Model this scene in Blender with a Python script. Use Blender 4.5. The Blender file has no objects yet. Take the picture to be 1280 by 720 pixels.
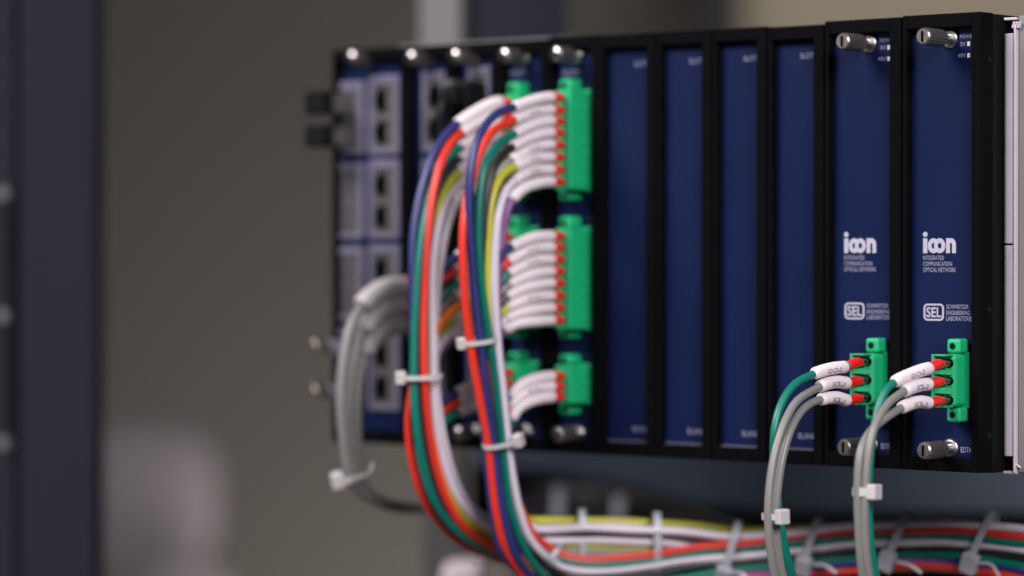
import bpy, math, random
from mathutils import Vector, Matrix
random.seed(7)
SC = bpy.context.scene
COL = SC.collection

# ------------------------------------------------------------------ camera
A = math.radians(40.0); PITCH = 0.0087
FPX = 4107.0; D0 = 1.86
dh = Vector((-math.sin(A), math.cos(A), 0)); RT = Vector((math.cos(A), math.sin(A), 0))
FW = (dh * math.cos(PITCH) + Vector((0, 0, -math.sin(PITCH)))).normalized()
UP = RT.cross(FW).normalized()
CAM = -D0 * dh + 0.102 * RT + Vector((0, 0, -0.0078))
cd = bpy.data.cameras.new('camera'); cam = bpy.data.objects.new('camera', cd); COL.objects.link(cam)
SC.camera = cam
cd.sensor_width = 36; cd.lens = FPX * 36 / 1280
cam.matrix_world = Matrix((
    (RT.x, UP.x, -FW.x, CAM.x), (RT.y, UP.y, -FW.y, CAM.y), (RT.z, UP.z, -FW.z, CAM.z), (0, 0, 0, 1)))
cd.clip_start = 0.05; cd.clip_end = 100
cd.dof.use_dof = True; cd.dof.focus_distance = 1.585; cd.dof.aperture_fstop = 2.9

def ray(px, py): return (FW * FPX + RT * (px - 640) + UP * (360 - py)) / FPX
def PY(px, py, y):
    r = ray(px, py); return CAM + r * ((y - CAM.y) / r.y)
def PX(px, py, x):
    r = ray(px, py); return CAM + r * ((x - CAM.x) / r.x)
def PD(px, py, d): return CAM + ray(px, py) * d
def X_(px, y=0.0): return PY(px, 307, y).x
def Z_(px, py, y=0.0): return PY(px, py, y).z

# ------------------------------------------------------------------ materials
def lin(c): return tuple(((v / 255) / 12.92 if v / 255 <= .04045 else ((v / 255 + .055) / 1.055) ** 2.4) for v in c)
def mat(name, col, rough=.5, metal=0., var=.06, scale=60, bump=0., bscale=300, spec=.5, trans=0., coat=0., aniso=None, sss=0.):
    m = bpy.data.materials.new(name); m.use_nodes = True
    nt = m.node_tree; b = nt.nodes['Principled BSDF']
    tc = nt.nodes.new('ShaderNodeTexCoord')
    mp = nt.nodes.new('ShaderNodeMapping')
    if aniso: mp.inputs['Scale'].default_value = aniso
    nt.links.new(tc.outputs['Object'], mp.inputs['Vector'])
    n = nt.nodes.new('ShaderNodeTexNoise'); n.inputs['Scale'].default_value = scale; n.inputs['Detail'].default_value = 5
    nt.links.new(mp.outputs[0], n.inputs['Vector'])
    r = nt.nodes.new('ShaderNodeMixRGB'); r.blend_type = 'MIX'
    r.inputs[1].default_value = (*[max(0, c * (1 - var * 2)) for c in col], 1)
    r.inputs[2].default_value = (*[min(1, c * (1 + var * 2)) for c in col], 1)
    nt.links.new(n.outputs['Fac'], r.inputs[0]); nt.links.new(r.outputs[0], b.inputs['Base Color'])
    rm = nt.nodes.new('ShaderNodeMapRange'); rm.inputs[3].default_value = max(.02, rough - .08); rm.inputs[4].default_value = min(1, rough + .08)
    nt.links.new(n.outputs['Fac'], rm.inputs[0]); nt.links.new(rm.outputs[0], b.inputs['Roughness'])
    b.inputs['Metallic'].default_value = metal
    b.inputs['Specular IOR Level'].default_value = spec
    if trans: b.inputs['Transmission Weight'].default_value = trans
    if coat: b.inputs['Coat Weight'].default_value = coat; b.inputs['Coat Roughness'].default_value = .25
    if sss:
        b.inputs['Subsurface Weight'].default_value = sss; b.inputs['Subsurface Scale'].default_value = .002
    if bump:
        n2 = nt.nodes.new('ShaderNodeTexNoise'); n2.inputs['Scale'].default_value = bscale; n2.inputs['Detail'].default_value = 3
        nt.links.new(mp.outputs[0], n2.inputs['Vector'])
        bp = nt.nodes.new('ShaderNodeBump'); bp.inputs['Strength'].default_value = bump; bp.inputs['Distance'].default_value = .0003
        nt.links.new(n2.outputs['Fac'], bp.inputs['Height']); nt.links.new(bp.outputs[0], b.inputs['Normal'])
    return m

M = {
 'frame': mat('black_powder_coat', (.0030, .0030, .0036), .6, bump=.5, bscale=900, spec=.025),
 'side': mat('black_anodised_side', (.0055, .0055, .0055), .5, bump=.4, bscale=700, spec=.08),
 'blue': mat('blue_anodised_plate', (.0038, .0092, .044), .45, 0, .10, 14, bump=.15, bscale=1500, spec=.14),
 'print': mat('grey_white_print', (.40, .39, .47), .6, var=.1, scale=900),
 'print_dim': mat('thin_grey_print', (.23, .235, .33), .6, var=.15, scale=900),
 'lattice': mat('perforated_grey_metal', (.075, .07, .085), .5, .3, .5, 900),
 'hole_green': mat('shaded_green_bore', (.003, .055, .026), .7, spec=.1),
 'tip': mat('polished_tip', (.50, .47, .45), .22, 1., .05, 200),
 'led': mat('indicator_lens', (.65, .66, .72), .3),
 'nickel': mat('knurled_nickel', (.32, .29, .27), .36, .9, .14, 400, bump=.2, bscale=900),
 'steel': mat('plain_steel', (.5, .48, .46), .3, 1., .08, 200),
 'green': mat('green_terminal_plastic', (.008, .37, .145), .42, var=.04, scale=150, sss=0.0),
 'green_in': mat('green_terminal_plastic_inner', (.012, .30, .12), .45, var=.08, scale=200),
 'hole': mat('dark_hollow', (.002, .003, .003), .9, spec=.0),
 'ferrule': mat('red_ferrule_plastic', (.72, .010, .012), .35, var=.05, scale=300, coat=.3),
 'sleeve': mat('white_heatshrink', (.74, .64, .665), .5, var=.025, scale=250, bump=.15, bscale=600),
 'sleeve_grey': mat('pale_grey_heatshrink', (.46, .435, .44), .45, var=.08, scale=250, bump=.15, bscale=600),
 'ink': mat('printed_ink', (.13, .11, .12), .7),
 'tie': mat('white_nylon', (.47, .44, .43), .45, var=.03, scale=200, sss=.1),
 'tie_clear': mat('natural_nylon', (.36, .36, .40), .35, var=.05, scale=200),
 'ear': mat('pale_painted_steel', (.58, .50, .56), .4, .15, .03, 90, bump=.1),
 'rail': mat('galvanised_rail', (.20, .195, .185), .6, .1, .06, 50, bump=.2),
 'port': mat('port_shield_metal', (.19, .175, .25), .4, .35, .10, 120),
 'port_in': mat('port_interior', (.105, .095, .092), .5, .3, .15, 300),
 'blackp': mat('black_plastic', (.006, .006, .007), .45, bump=.2, spec=.15),
 'brass': mat('bail_latch_metal', (.38, .33, .26), .35, .9),
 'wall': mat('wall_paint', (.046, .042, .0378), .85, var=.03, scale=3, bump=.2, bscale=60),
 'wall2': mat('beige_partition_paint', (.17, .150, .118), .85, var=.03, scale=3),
 'post': mat('dark_blue_grey_paint', (.0165, .0180, .0255), .8, .0, .04, 12, bump=.1, spec=.08),
 'palepost': mat('light_grey_upright_paint', (.135, .128, .130), .55, 0, .04, 20),
 'bluepanel': mat('blue_grey_panel_paint', (.0135, .0160, .0255), .6, 0, .05, 10, spec=.1),
 'slate': mat('slate_steel_paint', (.027, .041, .062), .6, .0, .05, 15, bump=.1),
 'cavity': mat('dark_backing', (.004, .004, .005), .9, spec=.0),
 'chair': mat('pale_mauve_upholstery', (.135, .120, .134), .9, 0, .06, 25),
 'floor': mat('grey_floor', (.15, .14, .13), .7, 0, .05, 4),
}
WC = {'blue': (.020, .026, .125), 'red': (.64, .030, .018), 'teal': (.0, .145, .105), 'black': (.014, .013, .013),
      'grey': (.185, .178, .166), 'yellow': (.46, .44, .035), 'white': (.66, .58, .65), 'violet': (.17, .06, .19), 'orange': (.80, .16, .02),
      'brown': (.05, .035, .03)}
for k, c in WC.items(): M['w_' + k] = mat(k + '_pvc_insulation', c, .38, var=.03, scale=90, bump=.12, bscale=500)

# ------------------------------------------------------------------ mesh helpers
class MB:
    def __init__(s): s.v = []; s.f = []; s.sm = []
    def add(s, vs, fs, smooth=False):
        o = len(s.v); s.v += [tuple(v) for v in vs]; s.f += [tuple(i + o for i in f) for f in fs]; s.sm += [smooth] * len(fs); return s
    def box(s, x0, x1, y0, y1, z0, z1):
        x0, x1 = sorted((x0, x1)); y0, y1 = sorted((y0, y1)); z0, z1 = sorted((z0, z1))
        v = [(x, y, z) for x in (x0, x1) for y in (y0, y1) for z in (z0, z1)]
        return s.add(v, [(0, 1, 3, 2), (4, 6, 7, 5), (0, 4, 5, 1), (2, 3, 7, 6), (0, 2, 6, 4), (1, 5, 7, 3)])
    def obox(s, c, ax, ay, az, hx, hy, hz):
        v = [c + ax * (i * hx) + ay * (j * hy) + az * (k * hz) for i in (-1, 1) for j in (-1, 1) for k in (-1, 1)]
        return s.add(v, [(0, 1, 3, 2), (4, 6, 7, 5), (0, 4, 5, 1), (2, 3, 7, 6), (0, 2, 6, 4), (1, 5, 7, 3)])
    def revolve(s, base, axis, prof, n=24, knurl=0, kd=0):   # prof: (distance along axis, radius)
        axis = axis.normalized(); u = axis.orthogonal().normalized(); w = axis.cross(u)
        vs = []; fs = []
        for k, (h, r) in enumerate(prof):
            for i in range(n):
                a = 2 * math.pi * i / n
                rr = r - (kd if (knurl and i % 2 and 0 < k < len(prof) - 1 and r > knurl) else 0)
                vs.append(base + axis * h + u * (rr * math.cos(a)) + w * (rr * math.sin(a)))
        for k in range(len(prof) - 1):
            for i in range(n):
                j = (i + 1) % n
                fs.append((k * n + i, k * n + j, (k + 1) * n + j, (k + 1) * n + i))
        s.add(vs, fs, not knurl)
        s.add(vs[:n], [tuple(range(n))[::-1]]); s.add(vs[-n:], [tuple(range(n))])
        return s
    def prism(s, poly, d):     # poly: list of Vector (planar), extruded by vector d
        n = len(poly); v = list(poly) + [p + d for p in poly]
        return s.add(v, [tuple(range(n))[::-1], tuple(range(n, 2 * n))] + [(i, (i + 1) % n, (i + 1) % n + n, i + n) for i in range(n)])
    def build(s, name, m, parent=None, bevel=0., seg=2):
        me = bpy.data.meshes.new(name); me.from_pydata(s.v, [], s.f); me.update()
        for p, q in zip(me.polygons, s.sm): p.use_smooth = q
        import bmesh
        bm = bmesh.new(); bm.from_mesh(me); bmesh.ops.recalc_face_normals(bm, faces=bm.faces)
        bm.to_mesh(me); bm.free()
        me.materials.append(m)
        o = bpy.data.objects.new(name, me); COL.objects.link(o)
        if parent: o.parent = parent; o.matrix_parent_inverse = parent_inv(parent)
        if bevel:
            b = o.modifiers.new('bevel', 'BEVEL'); b.width = bevel; b.segments = seg; b.limit_method = 'ANGLE'; b.angle_limit = math.radians(40)
        return o
def world(o):
    m = o.matrix_basis.copy() if o.parent is None else world(o.parent) @ o.matrix_parent_inverse @ o.matrix_basis
    return m
def parent_inv(p): return world(p).inverted()
def tag(o, label=None, cat=None, group=None, kind=None):
    if label: o['label'] = label
    if cat: o['category'] = cat
    if group: o['group'] = group
    if kind: o['kind'] = kind
    return o
def thing(name, loc, label, cat, group=None):
    e = bpy.data.objects.new(name, None); e.empty_display_size = .01; e.location = loc; COL.objects.link(e)
    return tag(e, label, cat, group)

def spline(pts, step=.0016):
    P = [Vector(p) for p in pts]
    P = [P[0] * 2 - P[1]] + P + [P[-1] * 2 - P[-2]]
    out = []
    for i in range(1, len(P) - 2):
        p0, p1, p2, p3 = P[i - 1:i + 3]
        t = [0]
        for a, b in ((p0, p1), (p1, p2), (p2, p3)): t.append(t[-1] + max((b - a).length, 1e-5) ** .5)
        n = max(2, int((p2 - p1).length / step))
        for k in range(n):
            T = t[1] + (t[2] - t[1]) * k / n
            def L(a, b, ta, tb): return a * ((tb - T) / (tb - ta)) + b * ((T - ta) / (tb - ta))
            a1 = L(p0, p1, t[0], t[1]); a2 = L(p1, p2, t[1], t[2]); a3 = L(p2, p3, t[2], t[3])
            b1 = L(a1, a2, t[0], t[2]); b2 = L(a2, a3, t[1], t[3])
            out.append(L(b1, b2, t[1], t[2]))
    out.append(P[-2])
    for _ in range(3):      # light smoothing
        out = [out[0]] + [(out[i - 1] + out[i] * 2 + out[i + 1]) / 4 for i in range(1, len(out) - 1)] + [out[-1]]
    return out
def arclen(c):
    s = [0]
    for a, b in zip(c, c[1:]): s.append(s[-1] + (b - a).length)
    return s
def sub(c, s0, s1):
    S = arclen(c); s1 = min(s1, S[-1]); out = []
    def at(s):
        for i in range(len(S) - 1):
            if S[i + 1] >= s:
                return c[i].lerp(c[i + 1], (s - S[i]) / max(S[i + 1] - S[i], 1e-9))
        return c[-1]
    out.append(at(s0)); out += [c[i] for i in range(len(c)) if s0 + 1e-5 < S[i] < s1 - 1e-5]; out.append(at(s1))
    return out
def tube(mb, c, r, n=14, cap=.0):
    # r: number or list; parallel transport
    R = r if isinstance(r, (list, tuple)) else [r] * len(c)
    t = (c[1] - c[0]).normalized(); u = t.orthogonal().normalized()
    vs = []; fs = []
    for i, p in enumerate(c):
        a = c[max(0, i - 1)]; b = c[min(len(c) - 1, i + 1)]
        t2 = (b - a).normalized(); q = t.rotation_difference(t2); u = (q @ u).normalized(); u = (u - t2 * u.dot(t2)).normalized(); t = t2
        w = t.cross(u)
        for k in range(n):
            an = 2 * math.pi * k / n; vs.append(p + u * (R[i] * math.cos(an)) + w * (R[i] * math.sin(an)))
    for i in range(len(c) - 1):
        for k in range(n):
            j = (k + 1) % n; fs.append((i * n + k, i * n + j, (i + 1) * n + j, (i + 1) * n + k))
    mb.add(vs, fs, True)
    mb.add(vs[:n], [tuple(range(n))]); mb.add(vs[-n:], [tuple(range(n))])
    return mb
def rounded(c, r, e=.0009):
    S = arclen(c); T = S[-1]; R = []
    for s in S:
        d = min(s, T - s); R.append(r if d > e else r * (.72 + .28 * math.sqrt(max(0, 1 - (1 - d / e) ** 2))))
    return R

_tc = {}
def text_geo(txt, bold=0.):
    """flat outline mesh of a line of writing, width and height in units of the size"""
    key = (txt, bold)
    if key not in _tc:
        cu = bpy.data.curves.new('t', 'FONT'); cu.body = txt; cu.size = 1; cu.offset = bold; cu.resolution_u = 3
        o = bpy.data.objects.new('t', cu); COL.objects.link(o)
        dg = bpy.context.evaluated_depsgraph_get(); me = o.evaluated_get(dg).to_mesh()
        v = [(p.co.x, p.co.y) for p in me.vertices]; f = [tuple(p.vertices) for p in me.polygons]
        o.evaluated_get(dg).to_mesh_clear(); bpy.data.objects.remove(o); bpy.data.curves.remove(cu)
        x0 = min(a for a, b in v); x1 = max(a for a, b in v); y0 = min(b for a, b in v); y1 = max(b for a, b in v)
        _tc[key] = ([((a - x0) / (x1 - x0), (b - y0) / (y1 - y0)) for a, b in v], f)
    return _tc[key]
def text_on_plate(mb, txt, x0, x1, z0, z1, y, bold=.0):
    v, f = text_geo(txt, bold)
    mb.add([(x0 + a * (x1 - x0), y, z0 + b * (z1 - z0)) for a, b in v], f)
def text_on_tube(mb, txt, c, r, s0, s1, h, tilt=0.):
    """writing wrapped on the sleeve, from arc length s1 (its start) back to s0"""
    v, f = text_geo(txt, .012)
    S = arclen(c); out = []
    for a, b in v:
        s = s1 + (s0 - s1) * a
        i = 0
        while i < len(S) - 2 and S[i + 1] < s: i += 1
        p = c[i].lerp(c[i + 1], (s - S[i]) / (S[i + 1] - S[i])); t = (c[i] - c[i + 1]).normalized()
        n = (CAM - p); n = (n - t * n.dot(t)).normalized(); bb = t.cross(n)
        if bb.z < 0: bb = -bb
        ph = ((b - .5) * h) / r + tilt
        out.append(p + (n * math.cos(ph) + bb * math.sin(ph)) * (r + .00008))
    mb.add(out, f)

# ------------------------------------------------------------------ chassis
H2 = .111
W = X_(1225)
ORD = ['first', 'second', 'third', 'fourth', 'fifth', 'sixth', 'seventh', 'eighth']
ch = thing('equipment_chassis', (W / 2, .1, -H2), 'wide black rack chassis body that carries all the blue faced modules', 'chassis')
MB().box(.001, W - .0145, .0125, .20, -H2 + .001, H2 - .0015).build('body', M['side'], ch, .0008)
YE = PX(1252, 307, W).y
MB().box(W - .0142, W - .0003, .0122, .2, -H2 - .0006, H2 + .0004).build('side_panel', M['side'], ch, .0006)
MB().box(X_(480), X_(700), .0125, .03, H2 - .0014, H2 + .0011).build('top_strip', M['rail'], ch, .0003)  # thin grey strip along the top edge above the far modules
scw = MB()
for py in (388, 545, 75):
    p = PX(1237, py, W); scw.revolve(Vector((W - .0004, p.y, p.z)), Vector((1, 0, 0)), [(0, .0018), (.0005, .0018), (.0008, .0012)], 14)
scw.build('panel_screw', M['side'], ch)

# modules: outer left, outer right, blue left (on plate), blue right, kind
MODS = [
 (415, 508, 'port'), (509, 564, 'ports'), (565, 624, 'mixed'), (625, 684, 'terminal'), (685, 748, 'terminal'),
 (749, 818.5, 'blank'), (820, 888, 'blank'), (890, 957, 'blank'), (959, 1028.5, 'blank'), (1030.5, 1125.5, 'power'), (1127.5, 1225, 'power')]
MLAB = [
 'wide blue module with two columns of silver ports at the far end of the chassis',
 'narrow blue module of network ports partly behind the grey and coloured wire loops',
 'blue module with a black plugged connector near its top, behind wire loops',
 'blue terminal module with green connectors, the one farther from the blank modules',
 'blue terminal module with green connectors right beside the blank modules',
 'plain blue blank module directly beside the green connector modules',
 'plain blue blank module, second after the green connector modules',
 'plain blue blank module, third after the green connector modules',
 'plain blue blank module right beside the first printed power module',
 'printed blue power module with one green plug, next to the blank modules',
 'printed blue power module with one green plug, at the end of the chassis']
YP = .005          # face plate plane
def knob(parent, px, py, base_px, big=1.):
    px += 5
    x = PY(base_px, py, YP).x; z = PX((px + base_px) / 2, py, x).z
    tipY = PX(px, py, x).y; L = YP - tipY; r = .0043 * big
    b = Vector((x, YP, z)); ax = Vector((0, -1, 0))
    k = MB().revolve(b, ax, [(L * .30, r * .7), (L * .31, r * .96), (L * .36, r), (L * .55, r), (L * .56, r * .99), (L * .80, r), (L * .93, r), (L * .97, r * .93), (L, r * .78)], 40, knurl=r * .95, kd=.00028).build('thumbscrew', M['nickel'], parent)
    MB().revolve(b, ax, [(0, r * 1.12), (.001, r * 1.12), (.0014, r * .9)], 24).build('collar', M['steel'], k)
    MB().revolve(b, ax, [(.0012, r * .5), (L * .31, r * .5)], 16).build('shank', M['steel'], k)
    if px < 900: MB().revolve(b, ax, [(L + .00005, r * .77), (L + .0004, r * .6), (L + .0007, r * .35), (L + .0008, r * .08)], 24).build('tip', M['tip'], k)
    MB().box(x - .0003, x + .0003, tipY - .00085, tipY + .0006, z - r * .6, z + r * .6).build('slot', M['hole'], k)
    return k
def icon_logo(mb, x0, x1, zb, zt, y):
    # rounded bold lower-case letters: i, linked c and o, n
    w = x1 - x0; h = zt - zb; xh = h * .69; st = w * .118
    def ring(cx, cz, rx, rz, a0, a1, s=st, dy=0):
        n = 28; vs = []; fs = []
        for i in range(n + 1):
            a = math.radians(a0 + (a1 - a0) * i / n)
            for q in (-.5, .5): vs.append((cx + (rx + q * s) * math.cos(a), y + dy, cz + (rz + q * s) * math.sin(a)))
        for i in range(n): fs.append((2 * i, 2 * i + 1, 2 * i + 3, 2 * i + 2))
        mb.add(vs, fs)
    def disc(cx, cz, r, dy=0):
        mb.add([(cx + r * math.cos(i * math.pi / 10), y + dy, cz + r * .95 * math.sin(i * math.pi / 10)) for i in range(20)], [tuple(range(20))])
    def bar(a, b, c, d, dy=0): mb.add([(a, y + dy, c), (b, y + dy, c), (b, y + dy, d), (a, y + dy, d)], [(0, 1, 2, 3)])
    e = .00001
    disc(x0 + st * .55, zt - st * .62, st * .60); bar(x0, x0 + st * 1.1, zb, zb + xh)
    rx = w * .115; rz = xh / 2 - st / 2; cz = zb + xh / 2
    ring(x0 + w * .315, cz, rx, rz, 42, 318); ring(x0 + w * .505, cz, rx, rz, 0, 360, dy=-e)
    bar(x0 + w * .70, x0 + w * .70 + st, zb, zb + xh, -e)
    nr = w * .15 - st / 2
    ring(x0 + w * .85, zb + xh - st * .5 - nr * 1.2, nr, nr * 1.2, 0, 180, dy=-2 * e)
    bar(x0 + w - st, x0 + w, zb, zb + xh - st * .5 - nr * 1.2, -2 * e)
def port(parent, pa, pb, ya, yb, n, deep=.010, opening=None, name='port', proud=.002, m='port', rim=.12):
    """a shielded port block: frame pa..pb, ya..yb in the plate, n openings"""
    f = YP - proud
    x0, x1 = PY(pa, ya, f).x, PY(pb, ya, f).x; z1, z0 = PY(pa, ya, f).z, PY(pa, yb, f).z
    w = x1 - x0; h = z1 - z0
    oa, ob = opening or (.2, .55)
    e = w * .13; ez = h * .07
    mb = MB(); mb.box(x0, x0 + e, f, YP + .0005, z0, z1); mb.box(x1 - e * 1.3, x1, f, YP + .0005, z0, z1)
    mb.box(x0 + e, x1 - e * 1.3, f + .0001, YP + .0005, z0, z0 + ez); mb.box(x0 + e, x1 - e * 1.3, f + .0001, YP + .0005, z1 - ez * 1.6, z1)
    o = mb.build(name, M[m], parent, .0003)
    MB().box(x0 + e + .0001, x1 - e * 1.3 - .0001, f + .0012, YP + .0004, z0 + ez + .0001, z1 - ez * 1.6 - .0001).build('inset', M['port_in'], o)
    za, zb_ = z0 + ez, z1 - ez * 1.6; step = (zb_ - za) / n
    for i in range(n):
        c = za + step * (i + .5); hh = step * (.5 - rim)
        # socket mouth with a keyed notch
        q = MB().box(x0 + w * oa, x0 + w * ob, f + .0008, f + .0011, c - hh, c + hh)
        q.box(x0 + w * oa - w * .07, x0 + w * oa - .00005, f + .0008, f + .0011, c - hh * .45, c + hh * .45)
        q.build('opening', M['hole'], o)
    return o

mods = []
for i, ((pa, pb, kind), lab) in enumerate(zip(MODS, MLAB)):
    x0, x1 = X_(pa), X_(pb)
    cat = 'module'
    nm = {'port': 'network_module', 'ports': 'network_module', 'mixed': 'network_module', 'terminal': 'terminal_module', 'blank': 'blank_module', 'power': 'power_module'}[kind]
    t = thing(nm, ((x0 + x1) / 2, 0, -H2), lab, cat, {'blank_module': 'blank modules in the middle of the chassis', 'power_module': 'printed power modules', 'terminal_module': 'modules with green terminal plugs', 'network_module': 'modules with network ports'}[nm])
    mods.append(t)
    lf = .0026; rt = .0050 if kind == 'power' else (.0058 if kind == 'blank' else .0046)
    if i == 9: rt = .0066
    top = .0068; bot = .0072
    ex = {0: 0, 4: .0005, 8: -.0006, 9: .0008, 10: .0013}.get(i, 0.)   # modules sit at slightly different heights
    zt = H2 + ex - .0006; zb = -H2
    mb = MB()
    mb.box(x0, x0 + lf, 0, .012, zb, zt); mb.box(x1 - rt, x1, 0, .012, zb, zt)
    mb.box(x0 + lf, x1 - rt, .0002, .012, zt - top, zt); mb.box(x0 + lf, x1 - rt, .0002, .012, zb, zb + bot)
    mb.build('bezel', M['frame'], t, .0005)
    # slim raised lip along both long edges of the bezel
    fp = MB().box(x0 + lf, x1 - rt, YP, .0115, zb + bot, zt - top).build('faceplate', M['blue'], t)
    pr = MB(); yy = YP - .00006
    if kind == 'blank':
        xr = x1 - rt
        tx = xr - .0145
        sc_ = (pa - 740) / 300.
        z = PY(pb - 25, 57 - (pb - 1000) * .045, YP).z
        text_on_plate(pr, 'SLOT', xr - .0114, xr - .0034, H2 - .0175, H2 - .0148, yy)
        pr.build('lettering', M['print_dim'], fp); pr = MB()
        text_on_plate(pr, 'BLANK', xr - .0124, xr - .0018, -H2 + .0127, -H2 + .0156, yy)
        pr.build('lettering', M['print_dim'], fp)
        MB().box(x0 + lf + .0004, x1 - rt - .0004, YP - .0012, YP, zb + bot, zb + bot + .0006).build('lower_edge', M['port'], fp)
    if kind == 'power':
        s = 0 if i == 10 else -99.5      # horizontal shift in the picture between both
        def q(px, py): return PY(px, py, YP)
        k = 1.0
        if i == 10:
            ref = lambda px, py: q(px, py)
        else:
            ref = lambda px, py: q(px - 99.5 + (1187 - px) * .025, 305 + (py - 305) * .982 + (.0 if py > 300 else 0))
        icon_logo(pr, ref(1154, 317).x, ref(1195, 317).x, ref(1154, 316.5).z, ref(1154, 289.5).z, yy)
        pr.build('logo_lettering', M['print'], fp); pr = MB()
        a = ref(1154.5, 379.5); b = ref(1180, 401)
        st = .00085
        # rounded box round the three letters
        def rrect(x0_, x1_, z0_, z1_, r):
            o = []
            for cx, cz, a0 in ((x1_ - r, z1_ - r, 0), (x0_ + r, z1_ - r, 90), (x0_ + r, z0_ + r, 180), (x1_ - r, z0_ + r, 270)):
                for j in range(6):
                    an = math.radians(a0 + j * 18); o.append((cx + r * math.cos(an), yy, cz + r * math.sin(an)))
            return o
        o1 = rrect(a.x, b.x, b.z, a.z, .0022); o2 = rrect(a.x + st * 1.25, b.x - st * 1.25, b.z + st, a.z - st, .0013)
        n = len(o1); pr.add(o1 + o2, [(j, (j + 1) % n, (j + 1) % n + n, j + n) for j in range(n)])
        c0 = ref(1158, 396.5); c1 = ref(1176.8, 384)
        text_on_plate(pr, 'SEL', c0.x, c1.x, c0.z, c1.z, yy - .00001, .02)
        for px0, px1, py0, py1, tx in ((1209, 1213.5, 52, 58, 0), (1209, 1213.5, 66.5, 72, 0)):
            pass
        pr.build('lettering', M['print'], fp)
        for txt, xa, xb, ya, yb in (('INTEGRATED', 1154, 1180, 319.5, 325), ('COMMUNICATION', 1154, 1190, 327, 332.5), ('OPTICAL NETWORK', 1154, 1195, 334.5, 340),
                                    ('SCHWEITZER', 1183, 1211, 381, 386), ('ENGINEERING', 1183, 1212.5, 388.5, 393.5), ('LABORATORIES', 1183, 1217, 395.5, 401),
                                    ('POWER', 1200, 1218, 42.5, 48), ('5V', 1200.5, 1207, 52.5, 58), ('48V', 1197, 1207.5, 66.5, 72), ('EDTH-A', 1201, 1221, 559.5, 565.5)):
            a = ref(xa, yb); b = ref(xb, ya); pd = MB(); text_on_plate(pd, txt, a.x, b.x, a.z, b.z, yy, .008); pd.build('lettering', M['print_dim'], fp)
        for ya in (52, 66.5):
            a = ref(1209.3, ya + 5.8); b = ref(1213, ya)
            MB().box(a.x, b.x, YP - .0003, YP + .001, a.z, b.z).build('indicator_light', M['led'], t, .0002)
    if kind == 'power':
        if i == 10: knob(t, 1148, 47, 1187, 1.0); knob(t, 1149, 562, 1188, 1.0); bp_ = (1196, 46)
        else: knob(t, 1047.5, 53, 1086, 1.0); knob(t, 1049, 558, 1088, 1.0); bp_ = (1094, 52)
        p = PY(*bp_, YP); MB().revolve(Vector((p.x - .001, YP - .0001, p.z + .0012)), Vector((0, -1, 0)), [(0, .0026), (.0003, .0026)], 20).build('screw_hole', M['hole'], t)
    if i == 0: knob(t, 433, 73, 460, .95)
    if i == 1: knob(t, 507, 73, 535, .95); knob(t, 509, 541, 537, .95)
    if i == 2: knob(t, 562, 71, 591, .95); knob(t, 565, 541, 594, .95)
    if i == 3: knob(t, 624, 70, 654, .95); knob(t, 628, 541, 658, .95)
    if i == 4: knob(t, 689, 68, 720, .95); knob(t, 691, 542, 722, .95)
    if i in (3, 4):
        pr2 = MB()
        a = PY(700 - (67 if i == 3 else 0), 92, YP); text_on_plate(pr2, 'SLOT', a.x + .002, a.x + .014, a.z - .001, a.z + .0016, yy)
        pr2.build('lettering', M['print_dim'], fp)

# ports of the far module
m0, m1, m2 = mods[0], mods[1], mods[2]
for ya, yb in ((95, 193), (200, 298), (306, 402), (411, 512)):
    port(m0, 460, 499, ya, yb, 2, opening=(.25, .55), rim=.14)
for ya, yb in ((103, 193), (204, 298), (308, 400), (409, 505)):
    op_ = port(m0, 419, 453, ya, yb, 2, opening=(.16, .6), name='optical_port', rim=.10)
    for c_ in op_.children:
        if c_.name.startswith('opening'): c_.data.materials[0] = M['lattice']
for ya, yb in ((90, 190), (200, 300), (425, 520)):
    port(m1, 527, 556, ya, yb, 2, opening=(.3, .8), rim=.15)
port(m2, 584, 612, 84, 190, 1, opening=(.25, .8), rim=.12)
port(m2, 584, 612, 420, 515, 2, opening=(.25, .8), rim=.14)

# black dust plugs in the top optical port
for ya, yb, nm in ((113, 143, 'upper'), (155, 184, 'lower')):
    x0 = PY(421, 128, YP).x; z1 = PY(421, ya, -.015).z; z0 = PY(421, yb, -.015).z
    yt = PX(381, 128, x0).y
    t = thing('port_plug', (x0, YP, z0), f'black plug sticking out of the {nm} half of the topmost silver port', 'plug', 'black plugs in the far silver port')
    MB().box(x0 - .0005, x0 + .0125, yt, yt + .011, z0, z1).build('grip', M['blackp'], t, .0012)
    MB().box(x0 + .001, x0 + .011, yt + .0112, YP - .0006, z0 + .0015, z1 - .0015).build('shank', M['port_in'], t, .0005)
# bail latches of two optical transceivers lower down
for py, nm in ((430, 'upper'), (487, 'lower')):
    x0 = PY(417, py, YP).x
    t = thing('optical_transceiver', (x0, YP, PY(417, py, YP).z), f'{nm} metal transceiver latch poking out past the far edge of the chassis', 'transceiver', 'metal transceivers in the far ports')
    P1 = [PX(px, yy_, x0 + dx) for px, yy_, dx in ((413, py + 4, .001), (400, py - 6, .001), (394, py - 9, .004), (396, py + 3, .008), (412, py + 10, .010))]
    tube(MB(), spline(P1, .001), .0014, 10).build('bail_latch', M['brass'], t)
    c = PX(408, py + 4, x0)
    MB().box(x0, x0 + .011, c.y, YP - .0006, c.z - .0042, c.z + .0042).build('cage_body', M['port'], t, .0004)
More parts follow.
